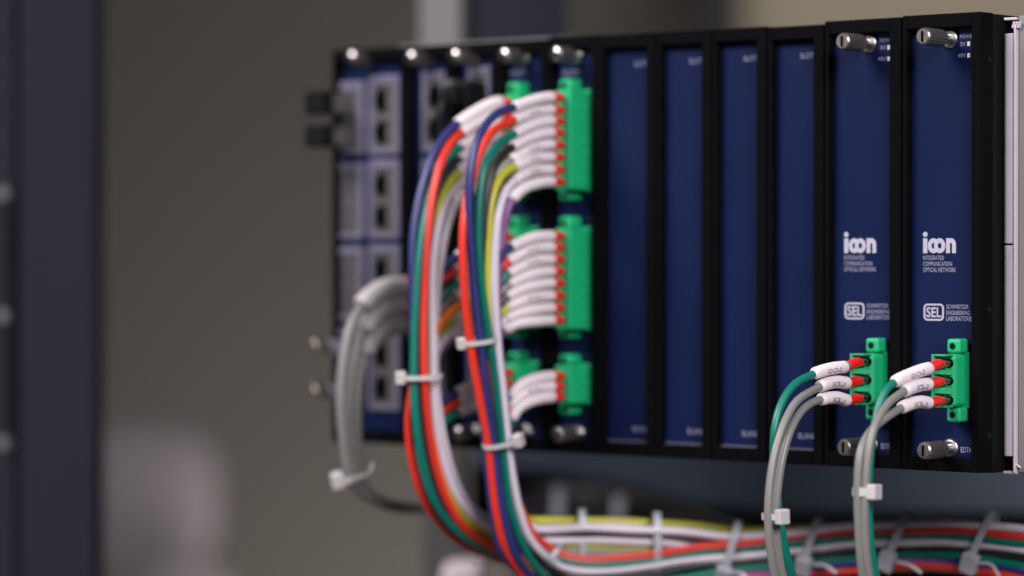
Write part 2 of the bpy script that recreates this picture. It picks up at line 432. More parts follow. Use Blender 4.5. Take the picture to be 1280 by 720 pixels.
# black connector plugged into the mixed module
x0 = PY(598, 118, YP).x
t = thing('coax_connector', (x0, YP, PY(598, 118, YP).z), 'black moulded connector plugged in above the first white sleeves, screw end showing', 'connector')
zc = PY(598, 118, YP).z
MB().box(x0 - .006, x0 + .006, -.012, YP - .0022, zc - .009, zc + .007).build('hood', M['blackp'], t, .0015)
MB().box(x0 - .0045, x0 + .0045, -.021, -.0122, zc - .0065, zc + .0035).build('strain_relief', M['blackp'], t, .0015)
MB().revolve(Vector((x0 - .002, -.0122, zc + .0055)), Vector((0, -1, 0)), [(0, .0018), (.006, .0018), (.0065, .0014)], 16).build('jack_screw', M['nickel'], t)
tube(MB(), spline([Vector((x0, -.020, zc - .002)), Vector((x0, -.026, zc - .008)), Vector((x0 - .001, -.025, zc - .03)), Vector((x0 - .002, -.022, zc - .09)), Vector((x0 - .003, -.016, zc - .16))]), .0028, 12).build('cord', M['blackp'], t)

# ------------------------------------------------------------------ mounting ear and rack rail
ear = thing('mounting_ear', (W + .008, YE, -H2), 'pale painted mounting ear with a notch at each corner beside the black chassis end', 'bracket')
xe = W + .0002; e1 = MB()
zt = PY(1258, 22, YE).z; zb = PY(1258, 592, YE).z
zt2 = PY(1258, 42, YE).z; zb2 = PY(1258, 570, YE).z; zm = PY(1258, 305.5, YE).z
gap = .00045
xw = PY(1266.5, 300, YE).x - xe
def ear_piece(z0, z1, nm):
    # a folded sheet: soft rounded front edge towards the chassis
    poly = []
    n = 7; r = .0028
    prof = [(xe, YE + .010)] + [(xe + r - r * math.cos(a), YE + r - r * math.sin(a)) for a in [math.pi / 2 * k / n for k in range(n + 1)]] + [(xe + xw, YE + .0004), (xe + xw, YE + .010)]
    MB().prism([Vector((x, y, z0)) for x, y in prof], Vector((0, 0, z1 - z0))).build(nm, M['ear'], ear, .0002)
ear_piece(zm + gap, zt2, 'upper_flange'); ear_piece(zb2, zm - gap, 'lower_flange')
xr0 = xe + xw + .0002
MB().box(xr0, xr0 + .0012, YE - .0004, YE + .03, zb + .0005, zt - .004).build('fold', M['ear'], ear, .0004)
MB().box(xe + .0006, xr0, YE + .0105, YE + .013, zb, zt).build('back_sheet', M['ear'], ear, .0003)
MB().box(xe + .0006, xr0 + .001, YE + .0005, YE + .0105, zb, zb + .0012).build('tab', M['ear'], ear, .0002)
MB().box(xe + .0006, xr0 + .001, YE + .0005, YE + .0105, zt - .0012, zt).build('tab', M['ear'], ear, .0002)
for za in (zt - .0060, zb + .0048):
    MB().box(xe + .0004, xr0 - .0008, YE + .003, YE + .0104, za - .0022, za - .0004).build('notch_rib', M['side'], ear, .0002)
    MB().box(xe + .0004, xr0 - .0008, YE + .009, YE + .0104, za - .003, za + .003).build('notch_back', M['cavity'], ear)
rl = thing('rack_rail', (xr0 + .03, YE, -.12), 'light grey rack rail against the mounting ear at the picture edge', 'rail')
zr1 = PY(1275, 19, YE).z
MB().box(xr0 + .0015, xr0 + .06, YE + .002, YE + .004, zb + .0008, zr1).build('rail_face', M['rail'], rl, .0005)
lp = MB()
for k in range(3):
    c = PY(1268 + k * 3.4, 31, YE + .001); lp.obox(c, Vector((.35, 0, 1)).normalized(), Vector((1, 0, -.35)).normalized(), Vector((0, 1, 0)), .0016, .00042, .0012)
lp.build('spring_clip', M['ear'], rl)
hk = spline([PY(1269, 572, YE + .001), PY(1268, 577, YE + .001), PY(1271, 581, YE + .001), PY(1276, 585, YE + .001)], .0005)
tube(MB(), hk, .0006, 8).build('wire_clip', M['ear'], rl)

# ------------------------------------------------------------------ green plugs
def plug(px_r, ycol0, ycol1, yfl0, yfl1, poles, label, wide=False, group='green terminal plugs'):
    """px_r: where the plug's near rear corner meets the plate; ycol0..1 column, yfl0..1 flanges"""
    if wide:   # the three-pole power plug
        X1 = PY(px_r, 470, YP).x; cw = .0080; cdp = .0140; lat = .0070; fdp = .0090; fx1 = X1 - .0002; fw = .0078
    else:
        X1 = PY(px_r, 250, YP).x; cw = .0105; cdp = .0185; lat = .0; fdp = .0105; fx1 = PY(px_r - 12, 250, YP).x; fw = .0078
    yc = YP - cdp; xa = X1 - cw
    ref = X1
    zz = lambda py: PX(px_r - cdp * 1500, py, ref).z
    zt, zb, ft, fb = zz(ycol0), zz(ycol1), zz(yfl0), zz(yfl1)
    t = thing('terminal_plug', ((xa + X1) / 2, YP, zb), label, 'connector', group)
    xf = X1 - (.0030 if wide else .0046)       # axis of the ferrules
    zs = [zz(p) for p in poles]
    hr = .0022 if wide else .0019
    # body, with round wells cut as dark discs set into the front
    mb = MB().box(xa, X1, yc, YP - .0026, zb, zt)
    mb.build('body', M['green'], t, .0024 if wide else .0009, 4)
    MB().box(xa - .0004, X1 + .0008, YP - .0025, YP - .0001, zb - .0008, zt + .0008).build('header_rim', M['green'], t, .0003)
    if not wide:
        rb = MB()
        for z in zs: rb.box(X1 - .0002, X1 + .0005, YP - .0085, YP - .003, z - .0011, z + .0011)
        rb.build('latch_ridge', M['green_in'], t, .0002)
    wl = MB()
    for z in zs: wl.revolve(Vector((xf, yc + .0004, z)), Vector((0, -1, 0)), [(0, hr), (.0006, hr)], 18)
    wl.build('wire_well', M['hole'], t)
    for (z0, z1, sgn) in ((zt + .0002, ft, 1), (fb, zb - .0002, -1)):
        fl = MB().box(fx1 - fw, fx1, YP - fdp, YP - .0002, z0, z1).build('flange', M['green'], t, .0016, 4)
        zc = (z0 + z1) / 2
        MB().revolve(Vector((fx1 - fw * .52, YP - fdp + .0002, zc)), Vector((0, -1, 0)), [(0, .0017), (.0004, .0017)], 22).build('screw_hole', M['hole_green'], fl)
        MB().revolve(Vector((fx1 - fw * .52, YP - fdp - .00015, zc)), Vector((0, -1, 0)), [(0, .0013), (.0001, .0012)], 16).build('screw', M['side'], fl)
    if wide:
        yl = yc - lat; la = MB()
        la.box(xa - .0008, xa + .0008, yl, yc - .0001, zb, zt)                       # wall behind the wells
        for z in (zt - .0009, zb): la.box(xa + .0008, X1 - .0005, yl, yc - .0001, z, z + .0009)
        la.build('wire_guard', M['green_in'], t, .0002)
        pl = MB()
        for a, b in zip(zs, zs[1:]):
            z0, z1 = b + .0027, a - .0027
            # wedge pillars, wide at the plug and narrow outwards
            P = [Vector((xa + .0009, yc - .0001, z0)), Vector((X1 - .0012, yc - .0001, z0 + .0002)), Vector((X1 - .0012, yc - .0001, z1 - .0006)), Vector((xa + .0009, yc - .0001, z1))]
            Q = [Vector((xa + .0009, yl + .0004, z0 + .0006)), Vector((xa + .0022, yl + .0004, z0 + .0008)), Vector((xa + .0022, yl + .0004, z1 - .0014)), Vector((xa + .0009, yl + .0004, z1 - .0006))]
            pl.add(P + Q, [(0, 1, 2, 3), (7, 6, 5, 4), (0, 4, 5, 1), (1, 5, 6, 2), (2, 6, 7, 3), (3, 7, 4, 0)])
        pl.build('divider', M['green_in'], t)
    return t, xf, yc, zs

# ------------------------------------------------------------------ wires
def wire(colour, pts, label, fer=.0092, slv=.032, r=.0022, rs=.0026, rf=.0027, txt=None, group=None, bare=0., slmat='sleeve', tilt=0., tex=(.0, 0.), metal=.0018, th=.0022):
    c = spline(pts)
    SS = arclen(c); L = SS[-1]
    ph = [random.uniform(0, 6.28) for _ in range(4)]; am = .00045 if L > .3 else .00025
    c = [p + Vector((math.sin(q * 61 + ph[0]), math.sin(q * 47 + ph[1]), math.sin(q * 73 + ph[2]) + .5 * math.sin(q * 140 + ph[3]))) * am * min(1., max(0., (q - .015) / .05)) for p, q in zip(c, SS)]
    if slv: slv += random.uniform(-.0012, .0012); rs *= random.uniform(.97, 1.03)
    t = thing('insulated_wire', c[0], label, 'wire', group)
    s = 0.
    if fer:
        tube(MB(), sub(c, 0, metal + .0002), rf * .62, 12).build('ferrule_barrel', M['steel'], t)
        fc = sub(c, metal, fer); S = arclen(fc); T = S[-1]
        tube(MB(), fc, [rf * (.72 + .28 * min(1, x / (T * .35))) if x < T * .8 else rf * 1.04 for x in S], 16).build('ferrule', M['ferrule'], t)
        s = fer
    if slv:
        a = s + bare; sc = sub(c, a, a + slv)
        so = tube(MB(), sc, rounded(sc, rs), 18).build('label_sleeve', M[slmat], t)
        if txt:
            tl = min(slv * .46, .0017 * len(txt) + .002); m = slv * (.48 + tex[0])
            mb = MB(); text_on_tube(mb, txt, sc, rs, m - tl / 2, m + tl / 2, th, tilt); mb.build('lettering', M['ink'], so)
    tube(MB(), sub(c, max(0, s - .0008), L), r, 14).build('insulation', M['w_' + colour], t)
    return t, c

def Yl(px, off=0.):
    K = [(600, -.034), (650, -.03), (700, -.018), (760, .0), (900, .04), (1000, .065), (1150, .085), (1300, .095)]
    for (a, ya), (b, yb) in zip(K, K[1:]):
        if px <= b: return ya + (yb - ya) * max(0, (px - a)) / (b - a) + off
    return K[-1][1] + off

LANE = {
 'dteal': [(760, 648), (820, 650), (900, 661), (980, 662), (1060, 651), (1150, 648.5), (1220, 652), (1300, 659)],
 'yellow': [(668, 652), (730, 650), (800, 653), (860, 658), (910, 663), (960, 662), (1060, 658), (1150, 654.5), (1220, 657), (1300, 665)],
 'white': [(668, 661), (730, 659), (800, 662), (860, 667), (910, 671), (960, 669), (1060, 659), (1150, 655), (1220, 658), (1300, 665)],
 'dblue': [(668, 668), (730, 668), (800, 672), (860, 677), (920, 679), (980, 674), (1060, 665), (1150, 661), (1220, 665), (1300, 673)],
 'white2': [(668, 675), (730, 674.5), (800, 677.5), (860, 683), (920, 686), (980, 681), (1060, 671), (1150, 667), (1220, 671), (1300, 679)],
 'yellow2': [(668, 682), (730, 683), (800, 687), (860, 689), (920, 688), (980, 681), (1060, 671), (1150, 667), (1220, 671), (1300, 679)],
 'red': [(688, 686), (706, 694), (740, 698.5), (800, 696), (850, 689), (900, 681.5), (960, 675.5), (1060, 666.5), (1150, 662), (1220, 665.5), (1300, 675)],
 'dred': [(660, 687), (700, 690), (760, 693), (820, 692), (880, 686), (960, 677), (1060, 667), (1150, 664), (1220, 668), (1300, 677)],
 'teal': [(686, 693), (706, 702), (740, 706.5), (800, 703), (850, 696), (900, 689), (960, 683.5), (1060, 674), (1150, 669.5), (1220, 673), (1300, 683)],
 'mwhite': [(694, 704), (720, 712), (760, 713), (800, 709), (850, 703), (900, 697), (960, 691.5), (1060, 682), (1150, 677), (1220, 681), (1300, 692)],
 'black': [(700, 717), (740, 725), (800, 720), (850, 712), (900, 705), (960, 700), (1060, 690.5), (1150, 685), (1220, 690), (1300, 701)],
 'lteal': [(700, 731), (760, 738), (830, 726), (900, 714), (960, 708), (1060, 698.5), (1150, 693), (1220, 698), (1300, 709)],
 'lblue': [(700, 745), (780, 748), (850, 732), (910, 720), (960, 715), (1060, 706), (1150, 700.5), (1220, 706), (1300, 717)],
 'lred': [(690, 750), (780, 757), (860, 738), (920, 726), (980, 720), (1060, 713), (1150, 708), (1220, 713), (1300, 725)],
 'vteal': [(700, 760), (800, 762), (880, 745), (960, 730), (1060, 721), (1150, 716), (1220, 721), (1300, 733)],
 'bwhite': [(668, 657), (730, 663), (800, 667), (900, 675), (960, 673), (1060, 663), (1150, 660), (1220, 663), (1300, 671)],
}
def lane(name, off=0.): return [PY(px, py, Yl(px, off)) for px, py in LANE[name]]

G5 = 'wires in the looped harness beside the blank modules'
G4 = 'wires in the farther looped harness'
# --- terminal module next to the blanks (near harness)
t51, xf5, yc5, z51 = plug(740, 112, 237, 97, 250, (122, 137.5, 151.5, 166, 181, 196.5, 212, 227), 'tall eight-way green terminal plug at the top, nearest the blank modules')
t52, _, _, z52 = plug(740, 285, 412, 270, 424, (295, 309, 324, 339, 354, 369.5, 384.5, 400), 'tall eight-way green terminal plug at mid height, nearest the blank modules')
t53, _, _, z53 = plug(740, 457, 505, 444, 520, (470, 483, 495.5), 'short three-way green terminal plug at the bottom, nearest the blank modules')
t41, xf4, yc4, z41 = plug(675, 118, 236, 101, 249, (128, 142.5, 156, 170, 184, 199, 213, 227), 'tall eight-way green terminal plug at the top, half hidden behind white sleeves')
t42, _, _, z42 = plug(675, 285, 411, 270, 423, (296, 309.5, 324, 338.5, 353, 368, 382.5, 397), 'tall eight-way green terminal plug at mid height, behind the white sleeves')
t43, _, _, z43 = plug(675, 454, 501, 441, 516, (466, 479, 491), 'short three-way green terminal plug at the bottom, behind the near wire harness')

def run(colour, xf, yc, z, vis, lay, lanes=None, loff=0., first=None, label='', **kw):
    """ferrule straight out of the plug, then the visible points in the layer plane, then the trunk run"""
    p = [Vector((xf, yc + .0005, z)), Vector((xf, yc - .006, z)), Vector((xf, yc - .0115, z - .0001))]
    n = len(vis)
    for i, q in enumerate(vis):
        if i >= 0:
            k = min(1., i / 3.)
            p.append(PX(q[0], q[1], xf + lay * k))
    if lanes: p += lane(lanes, loff)
    return wire(colour, p, label, **kw)

names8 = ['blue', 'red', 'teal', 'black', 'grey', 'yellow', 'white', 'violet']
cn = {'teal': 'dark green'}
V51 = [
 ([(672, 124), (646, 133), (618, 146), (598, 172), (588, 212), (586, 250), (588, 300), (593, 360), (602, 440), (610, 500), (619, 560), (629, 640), (641, 688), (664, 722)], .002, 'lblue'),
 ([(672, 140), (642, 150), (615, 164), (600, 190), (590, 222), (580, 262), (577, 300), (581, 360), (591, 440), (600, 500), (610, 560), (621, 640), (633, 684), (660, 726)], -.0008, 'lred'),
 ([(672, 154), (645, 166), (620, 182), (605, 208), (599, 250), (599, 300), (604, 360), (613, 440), (620, 500), (629, 560), (640, 640), (653, 682), (672, 712)], .003, 'lteal'),
 ([(672, 169), (647, 180), (624, 198), (611, 228), (606, 280), (608, 340), (617, 440), (626, 510), (636, 580), (646, 640), (659, 680), (676, 705)], .0, 'black'),
 ([(672, 184), (648, 194), (628, 212), (616, 245), (611, 300), (613, 360), (622, 440), (630, 510), (638, 580), (648, 635)], -.004, 'dred'),
 ([(672, 198), (646, 207), (626, 222), (614, 252), (610, 300), (611, 350), (618, 430), (627, 510), (638, 590), (650, 640)], .001, 'yellow2'),
 ([(672, 213), (650, 221), (632, 238), (623, 266), (619.5, 300), (618.5, 360), (622, 430), (628, 490), (635, 550), (642, 600), (650, 640), (661, 673), (678, 695)], .004, 'mwhite'),
 ([(672, 229), (650, 238), (636, 256), (628, 290), (623, 340), (624, 430), (631, 500), (641, 590), (650, 640), (662, 690)], -.004, 'lblue'),
]
for i, (vis, lay, ln) in enumerate(V51):
    run(names8[i], xf5, yc5, z51[i], vis, lay, ln, .012 if ln == 'dred' else (.006 if ln == 'yellow2' else 0.), label=f'{cn.get(names8[i], names8[i])} wire from the {ORD[i]} way down of the top plug beside the blank modules', group=G5, slv=.0335, rs=.0029, txt='SCBL-1' if i in (1, 4, 5, 6) else None)
names2 = ['blue', 'red', 'teal', 'grey', 'brown', 'yellow', 'white', 'violet']
for i in range(8):
    y = 295 + i * 15
    d = [10, 11, 12, 10, 9, 8, 6, 4][i]
    vis = [(668, y + 2), (642, y + d + 2), (628, y + d + 12), (615, y + d + 32), (609 + i * .8, y + d + 70), (612 + i, 470 + i * 4), (622 + i * .8, 560), (640 + i, 640)]
    if y + d + 70 > 462: vis[4] = (611 + i * .8, 466)
    lay = -.005 - .0012 * i
    ln = ['lblue', 'red', 'teal', 'dred', 'dblue', 'yellow', 'white', 'lred'][i]
    if ln in ('red', 'teal'): vis[-1] = (653, 640); vis.append((668, 672))
    if ln in ('lblue', 'lred'): vis[-1] = (632, 640); vis.append((650, 700))
    if i == 0: vis[4:] = [(604, 466), (602, 510), (607, 560), (617, 640), (632, 695)]; lay = -.004
    run(names2[i], xf5, yc5, z52[i], vis, lay, ln, {'red': 0., 'teal': 0., 'yellow': .012, 'white': .0}.get(ln, .005), label=f'{cn.get(names2[i], names2[i])} wire from the {ORD[i]} way down of the mid-height plug beside the blanks', group=G5, slv=.0335, rs=.0029, txt='SCBL-1' if i in (1, 2, 5) else None)
for i, c in enumerate(('blue', 'orange', 'teal')):
    y = 470 + i * 13
    vis = [(668, y + 4), (648, y + 14), (640, y + 28), (634 - i, y + 60), (634, 590), (643, 640), (652, 690)]
    run(c, xf5, yc5, z53[i], vis, -.006, ['lteal', 'lred', 'lteal'][i], (.003, .003, .007)[i], label=f'{cn.get(c, c)} wire from the {ORD[i]} way down of the bottom plug beside the blanks', group=G5, slv=.034, rs=.0031, txt='SCBL-1' if i == 1 else None)

# --- farther harness
V41 = [
 ([(604, 135), (580, 149), (560, 164), (541, 193), (529, 230), (521, 270), (516, 310), (515, 360), (516, 430), (519, 500), (527, 560), (542, 622), (564, 656), (592, 680), (625, 692)], -.0015, 'dred', 'blue'),
 ([(606, 148), (582, 162), (564, 178), (549, 210), (539, 250), (533.5, 300), (531, 360), (530, 440), (532, 500), (539, 560), (555, 620), (575, 655), (603, 678), (635, 689)], .003, 'dred', 'red'),
 ([(606, 165), (580, 182), (560, 198), (543, 228), (531, 270), (524, 310), (520, 360), (518, 430), (518, 500), (525, 560), (541, 622), (563, 656), (590, 678), (620, 691)], .0005, 'dred', 'teal'),
 ([(606, 178), (580, 194), (562, 212), (546, 242), (535, 285), (528, 330), (525, 430), (525, 500), (531, 560), (547, 622), (568, 655), (596, 677), (628, 688)], .0, 'dblue', 'black'),
 ([(606, 190), (580, 204), (564, 220), (552, 248), (545, 290), (540, 350), (537, 430), (538, 500), (546, 560), (562, 620), (584, 650), (612, 669), (640, 678)], -.002, 'dred', 'grey'),
 ([(606, 200), (578, 214), (560, 232), (548, 262), (544, 305), (541, 360), (539, 440), (540, 500), (548, 560), (563, 615), (584, 650), (612, 669), (640, 680)], .0012, 'yellow2', 'yellow'),
 ([(606, 212), (582, 226), (564, 240), (552, 268), (545, 310), (541.5, 360), (540, 440), (542, 500), (551, 560), (568, 612), (591, 645), (618, 663), (642, 671)], .003, 'white2', 'white'),
 ([(606, 226), (584, 240), (568, 258), (557, 290), (549, 340), (545, 430), (546, 500), (556, 560), (573, 608), (597, 640), (622, 655), (645, 661)], -.001, 'white', 'white'),
]
for i, (vis, lay, ln, c) in enumerate(V41):
    lab = f'{cn.get(c, c)} wire from the {ORD[i]} way down of the farther top plug'
    run(c, xf4, yc4, z41[i], vis, lay, ln, {'dred': .012, 'white2': .004, 'yellow2': .009, 'dblue': .004}.get(ln, .010), label=lab, group=G4, slv=.036, rs=.0032)
for i in range(8):
    c = ['blue', 'red', 'teal', 'grey', 'orange', 'yellow', 'white', 'violet'][i]
    y = 296 + i * 14.5
    o = [0, 2, 3, 4, 5, 5, 2, -3][i]
    vis = [(604, y + 7), (580, y + 20 + o), (560, y + 33 + o), (546, y + 50 + o), (536 + i * .5, max(y + 90, 440)), (536 + i, 500), (545 + i, 560), (566 + i, 622), (600, 660), (638, 672)]
    lay = -.006 - .001 * i
    if i == 1: vis[3:] = [(546, 356), (534, 400), (520, 460), (511, 515), (512, 555), (521, 598), (538, 638), (563, 668), (600, 691), (640, 700)]
    if i == 4: vis[4:] = [(537, 440), (536, 500), (543, 560), (559, 618), (581, 651), (609, 672), (640, 685)]; lay = .0
    run(c, xf4, yc4, z42[i], vis, lay, ['dred', 'dred', 'dred', 'dred', 'dred', 'yellow2', 'white', 'dblue'][i], .014, label=f'{cn.get(c, c)} wire from the {ORD[i]} way down of the farther mid-height plug', group=G4, slv=.034, rs=.0031)
for i, c in enumerate(('blue', 'red', 'teal')):
    y = 466 + i * 12.5
    vis = [(604, y + 10), (582, y + 19), (562, y + 30), (548, y + 42), (541, 560), (556, 620), (590, 660), (635, 684)]
    run(c, xf4, yc4, z43[i], vis, -.006, 'dred', .014, label=f'{cn.get(c, c)} wire from the {ORD[i]} way down of the farther bottom plug', group=G4, slv=.034, rs=.0033)

# --- grey wires at the far end
t21, xf2, yc2, z2 = plug(553, 344, 418, 332, 430, (357, 381, 404), 'green three-way plug hidden behind the pale grey sleeves at the far end', group='green terminal plugs')
GV = [[(482, 360), (458, 376), (440, 405), (430, 445), (426, 500), (431, 560), (439, 598), (455, 618), (485, 630), (520, 633), (560, 630)],
      [(484, 384), (462, 402), (448, 430), (439, 470), (436, 510), (438, 560), (444, 598), (459, 619), (490, 634), (525, 637), (560, 634)],
      [(486, 408), (468, 420), (455, 445), (449, 480), (446, 515), (446, 560), (449, 596), (462, 617), (492, 631), (530, 634), (560, 631)]]
for i, vis in enumerate(GV):
    p = [Vector((xf2, yc2 + .0005, z2[i])), Vector((xf2, yc2 - .006, z2[i] - .0002)), Vector((xf2, yc2 - .0115, z2[i] - .0008))] + [PX(a, b, xf2 - .001 * i) for a, b in vis]
    wire('grey', p, f'grey wire in a pale grey sleeve, {ORD[i]} from the top, at the far end', slv=.036, rs=.0056, r=.0029, rf=.0052, slmat='sleeve_grey', group='grey wires at the far end of the chassis')

# --- near power plugs
tp11, xfp, ycp, zp = plug(1212.5, 443, 509.5, 424, 529, (454.5, 476.5, 500.5), 'green three-way plug on the end module with the white sleeved wires bending down', wide=True, group='three-way green power plugs')
tp10, xfq, ycq, zq = plug(1110.5, 442, 506, 423, 526, (452.5, 475.5, 497.5), 'green three-way plug on the printed module next to the blank modules', wide=True, group='three-way green power plugs')
def pw(colour, xf, yc, z, vis, lay, label, txt, dz0=0., **kw):
    p = [Vector((xf, yc + .0003, z)), Vector((xf, yc - .006, z)), Vector((xf, yc - .0125, z - .0002)), Vector((xf, yc - .0165, z - .0010 - dz0))]
    for i, q in enumerate(vis): p.append(PX(q[0], q[1], xf + lay * min(1., i / 4.)))
    return wire(colour, p, label, fer=kw.pop('fer', .0172), metal=.0060, r=.0020, rs=.0031, rf=.0025, txt=txt, th=.0023, tilt=-.42, **kw)
G11 = 'wires of the end power plug'; G10 = 'wires of the power plug next to the blank modules'
pw('teal', xfp, ycp, zp[0], [(1154, 462), (1140, 467), (1122, 475), (1108, 486), (1100, 501), (1095, 520), (1090, 545), (1087, 580), (1086.5, 630), (1089, 680), (1098, 740)], -.0035,
   'green wire whose white sleeve leaves the top way of the end power plug', 'GND-2', dz0=.0008, slv=.0295, group=G11)
pw('grey', xfp, ycp, zp[1], [(1152, 480.5), (1140, 484), (1124, 493), (1108, 507), (1095, 528), (1087, 555), (1082.5, 600), (1081.5, 650), (1084, 700), (1090, 740)], .002,
   'grey wire whose white sleeve leaves the middle way of the end power plug', 'SCBL-2', slv=.0252, group=G11)
pw('grey', xfp, ycp, zp[2], [(1152, 502), (1140, 504.5), (1124, 512), (1106, 524), (1088, 540), (1076, 562), (1071.5, 600), (1072, 650), (1075.5, 700), (1082, 740)], -.001,
   'grey wire whose white sleeve leaves the bottom way of the end power plug', 'SCBL-2', slv=.0252, group=G11)
pw('teal', xfq, ycq, zq[0], [(1047, 459.5), (1030, 463), (1010, 470), (992, 480), (978, 500), (969, 528), (967, 565), (971, 610), (977, 655), (985, 700), (996, 740)], -.0035,
   'green wire whose white sleeve leaves the top way of the plug nearer the blanks', 'GND-2', dz0=.0008, slv=.0265, bare=.0025, group=G10)
pw('grey', xfq, ycq, zq[1], [(1048, 477), (1032, 480), (1014, 489), (995, 503), (981, 527), (970, 560), (963, 600), (960, 645), (963, 690), (971, 740)], .0015,
   'grey wire whose white sleeve leaves the middle way of the plug nearer the blanks', 'SCBL-2', slv=.0248, group=G10)
pw('grey', xfq, ycq, zq[2], [(1048, 497), (1032, 498), (1014, 504), (1000, 516), (987, 540), (977, 575), (971.5, 615), (970, 650), (974, 695), (982, 740)], .001,
   'grey wire whose white sleeve leaves the bottom way of the plug nearer the blanks', 'SCBL-2', slv=.0248, group=G10)

# ------------------------------------------------------------------ cable ties
def tie(c, t, ru, rv, label, head=0., m='tie', hs=(.0030, .0026, .0021), width=.0012, tail=None, group='white cable ties', toward=None):
    """strap round a bundle: centre c, bundle direction t, half axes ru (across the picture) and rv (in depth); head angle in degrees"""
    t = t.normalized(); n = (CAM - c); n = (n - t * n.dot(t)).normalized(); u = t.cross(n).normalized()
    if u.dot(RT) < 0 and abs(u.dot(RT)) > .3: u = -u
    elif abs(u.dot(RT)) <= .3 and u.z < 0: u = -u
    e = thing('cable_tie', c, label, 'cable tie', group)
    N = 40; vs = []; fs = []; th = .0005
    for i in range(N):
        a = 2 * math.pi * i / N
        sx = math.copysign(abs(math.cos(a)) ** .8, math.cos(a)); sy = math.copysign(abs(math.sin(a)) ** .8, math.sin(a))
        for rr in (0, th):
            for w in (-width, width): vs.append(c + u * ((ru + rr) * sx) + n * ((rv + rr) * sy) + t * w)
    for i in range(N):
        j = (i + 1) % N; a, b = 4 * i, 4 * j
        fs += [(a, b, b + 1, a + 1), (a + 2, a + 3, b + 3, b + 2), (a, a + 2, b + 2, b), (a + 1, b + 1, b + 3, a + 3)]
    MB().add(vs, fs, False).build('strap', M[m], e)
    ha = math.radians(head)
    hc = c + u * ((ru + hs[2] * .6) * math.cos(ha)) + n * ((rv + hs[2] * .6) * math.sin(ha))
    on = (u * math.cos(ha) * rv + n * math.sin(ha) * ru).normalized(); al = t.cross(on).normalized()
    MB().obox(hc, t, al, on, hs[0], hs[1], hs[2]).build('head', M[m], e, .0007, 3)
    if tail:
        tl = spline([hc] + [PY(a, b, hc.y + dy) for a, b, dy in tail], .001)
        mb = MB(); vs = []; fs = []
        for i, p in enumerate(tl):
            tt = (tl[min(i + 1, len(tl) - 1)] - tl[max(i - 1, 0)]).normalized(); s = tt.cross(n).normalized()
            for q in (-1, 1):
                for k in (0, 1): vs.append(p + s * (q * .0008) + n * (k * .0005))
        for i in range(len(tl) - 1):
            a, b = 4 * i, 4 * i + 4; fs += [(a, b, b + 2, a + 2), (a + 1, a + 3, b + 3, b + 1), (a, a + 1, b + 1, b), (a + 2, b + 2, b + 3, a + 3)]
        mb.add(vs, fs).build('tail', M[m], e)
    return e
def dirx(a, b, x): return PX(*b, x) - PX(*a, x)
tie(PX(600, 426, xf5), dirx((596, 400), (602, 450), xf5), .0085, .0070, 'white cable tie round the nearer harness at mid height, block facing outwards', head=168, hs=(.0030, .0028, .0022))
tie(PX(625, 553, xf5) + (CAM - PX(625, 553, xf5)).normalized() * .004, dirx((620, 530), (629, 575), xf5), .0088, .0070, 'white cable tie round the nearer harness just below the modules', head=22, hs=(.0034, .0030, .0024))
tie(PX(528, 471, xf4) + (CAM - PX(528, 471, xf4)).normalized() * .004, dirx((529, 445), (531, 495), xf4), .0098, .0080, 'white cable tie with a round looking block on the farther harness', head=175, hs=(.0034, .0032, .0026))
tie(PX(439, 597, xf2), dirx((434, 570), (443, 610), xf2), .0052, .0052, 'white cable tie round the grey wires at the far end', head=185, hs=(.0042, .0036, .0034), tail=[(462, 590, .0), (466, 578, 0.)])
tie(PX(966.5, 645, xfq) + (CAM - PX(966.5, 645, xfq)).normalized() * .002, dirx((966, 625), (967, 665), xfq), .0050, .0046, 'white cable tie round the grey pair hanging next to the blank modules', head=48, hs=(.0036, .0032, .0022), width=.0015)
tie(PX(1078.5, 614.5, xfp), dirx((1079, 590), (1078, 640), xfp), .0044, .0036, 'white cable tie round the grey pair hanging under the end module', head=25, hs=(.0036, .0036, .0024), width=.0020)
tie(PY(608, 678, -.03 + .01), PY(630, 688, -.02) - PY(590, 664, -.024), .0105, .006, 'clear cable tie round the farther harness where it curves to the horizontal', head=-95, m='tie_clear', group='clear cable ties')
tie(PY(688, 702, -.022), PY(712, 712, -.016) - PY(668, 684, -.026), .0105, .006, 'clear cable tie on the tight bend where the nearer harness turns horizontal', head=-110, m='tie_clear', group='clear cable ties')
def htie(px, py, ht, label, slant=0., head=None, tail=None, rv=.006, hs=(.0042, .0052, .0030), off=0.0):
    c = PY(px, py, Yl(px, off)); a = PY(px - 20, py + slant, Yl(px - 20, off)); b = PY(px + 20, py - slant, Yl(px + 20, off))
    return tie(c, b - a, ht, rv, label, head=head, m='tie_clear', hs=hs, width=.0019, tail=tail, group='clear cable ties')
htie(727, 675, .0160, 'clear cable tie round the trunk nearest the curve of the two harnesses', head=-95, off=.008)
htie(821, 680, .0165, 'clear cable tie round the trunk below the first blank modules', head=-95, off=.004)
htie(913, 686, .0150, 'clear cable tie with its block showing, left of the hanging grey pair', slant=-6, head=150, off=.002, tail=[(925, 716, 0), (940, 730, 0)])
htie(1016, 678, .0135, 'clear cable tie with its block between the two hanging grey pairs', slant=-6, head=150, tail=[(1030, 706, 0), (1046, 716, 0)])
htie(1124, 672, .0150, 'clear cable tie with its block under the end module, tail pointing down', slant=-9, head=145, tail=[(1135, 705, 0), (1152, 716, 0)])
htie(1229, 675, .0150, 'clear cable tie with its block nearest the rack rail', slant=-9, head=145, tail=[(1240, 706, 0), (1250, 722, 0)])

# ------------------------------------------------------------------ things behind
def slab(name, pts, d, th, m, parent=None, bevel=.002):
    P = [PD(a, b, dd if dd else d) for a, b, dd in [(p + (None,))[:3] for p in pts]]
    return MB().prism(P, FW * th).build(name, M[m], parent, bevel)
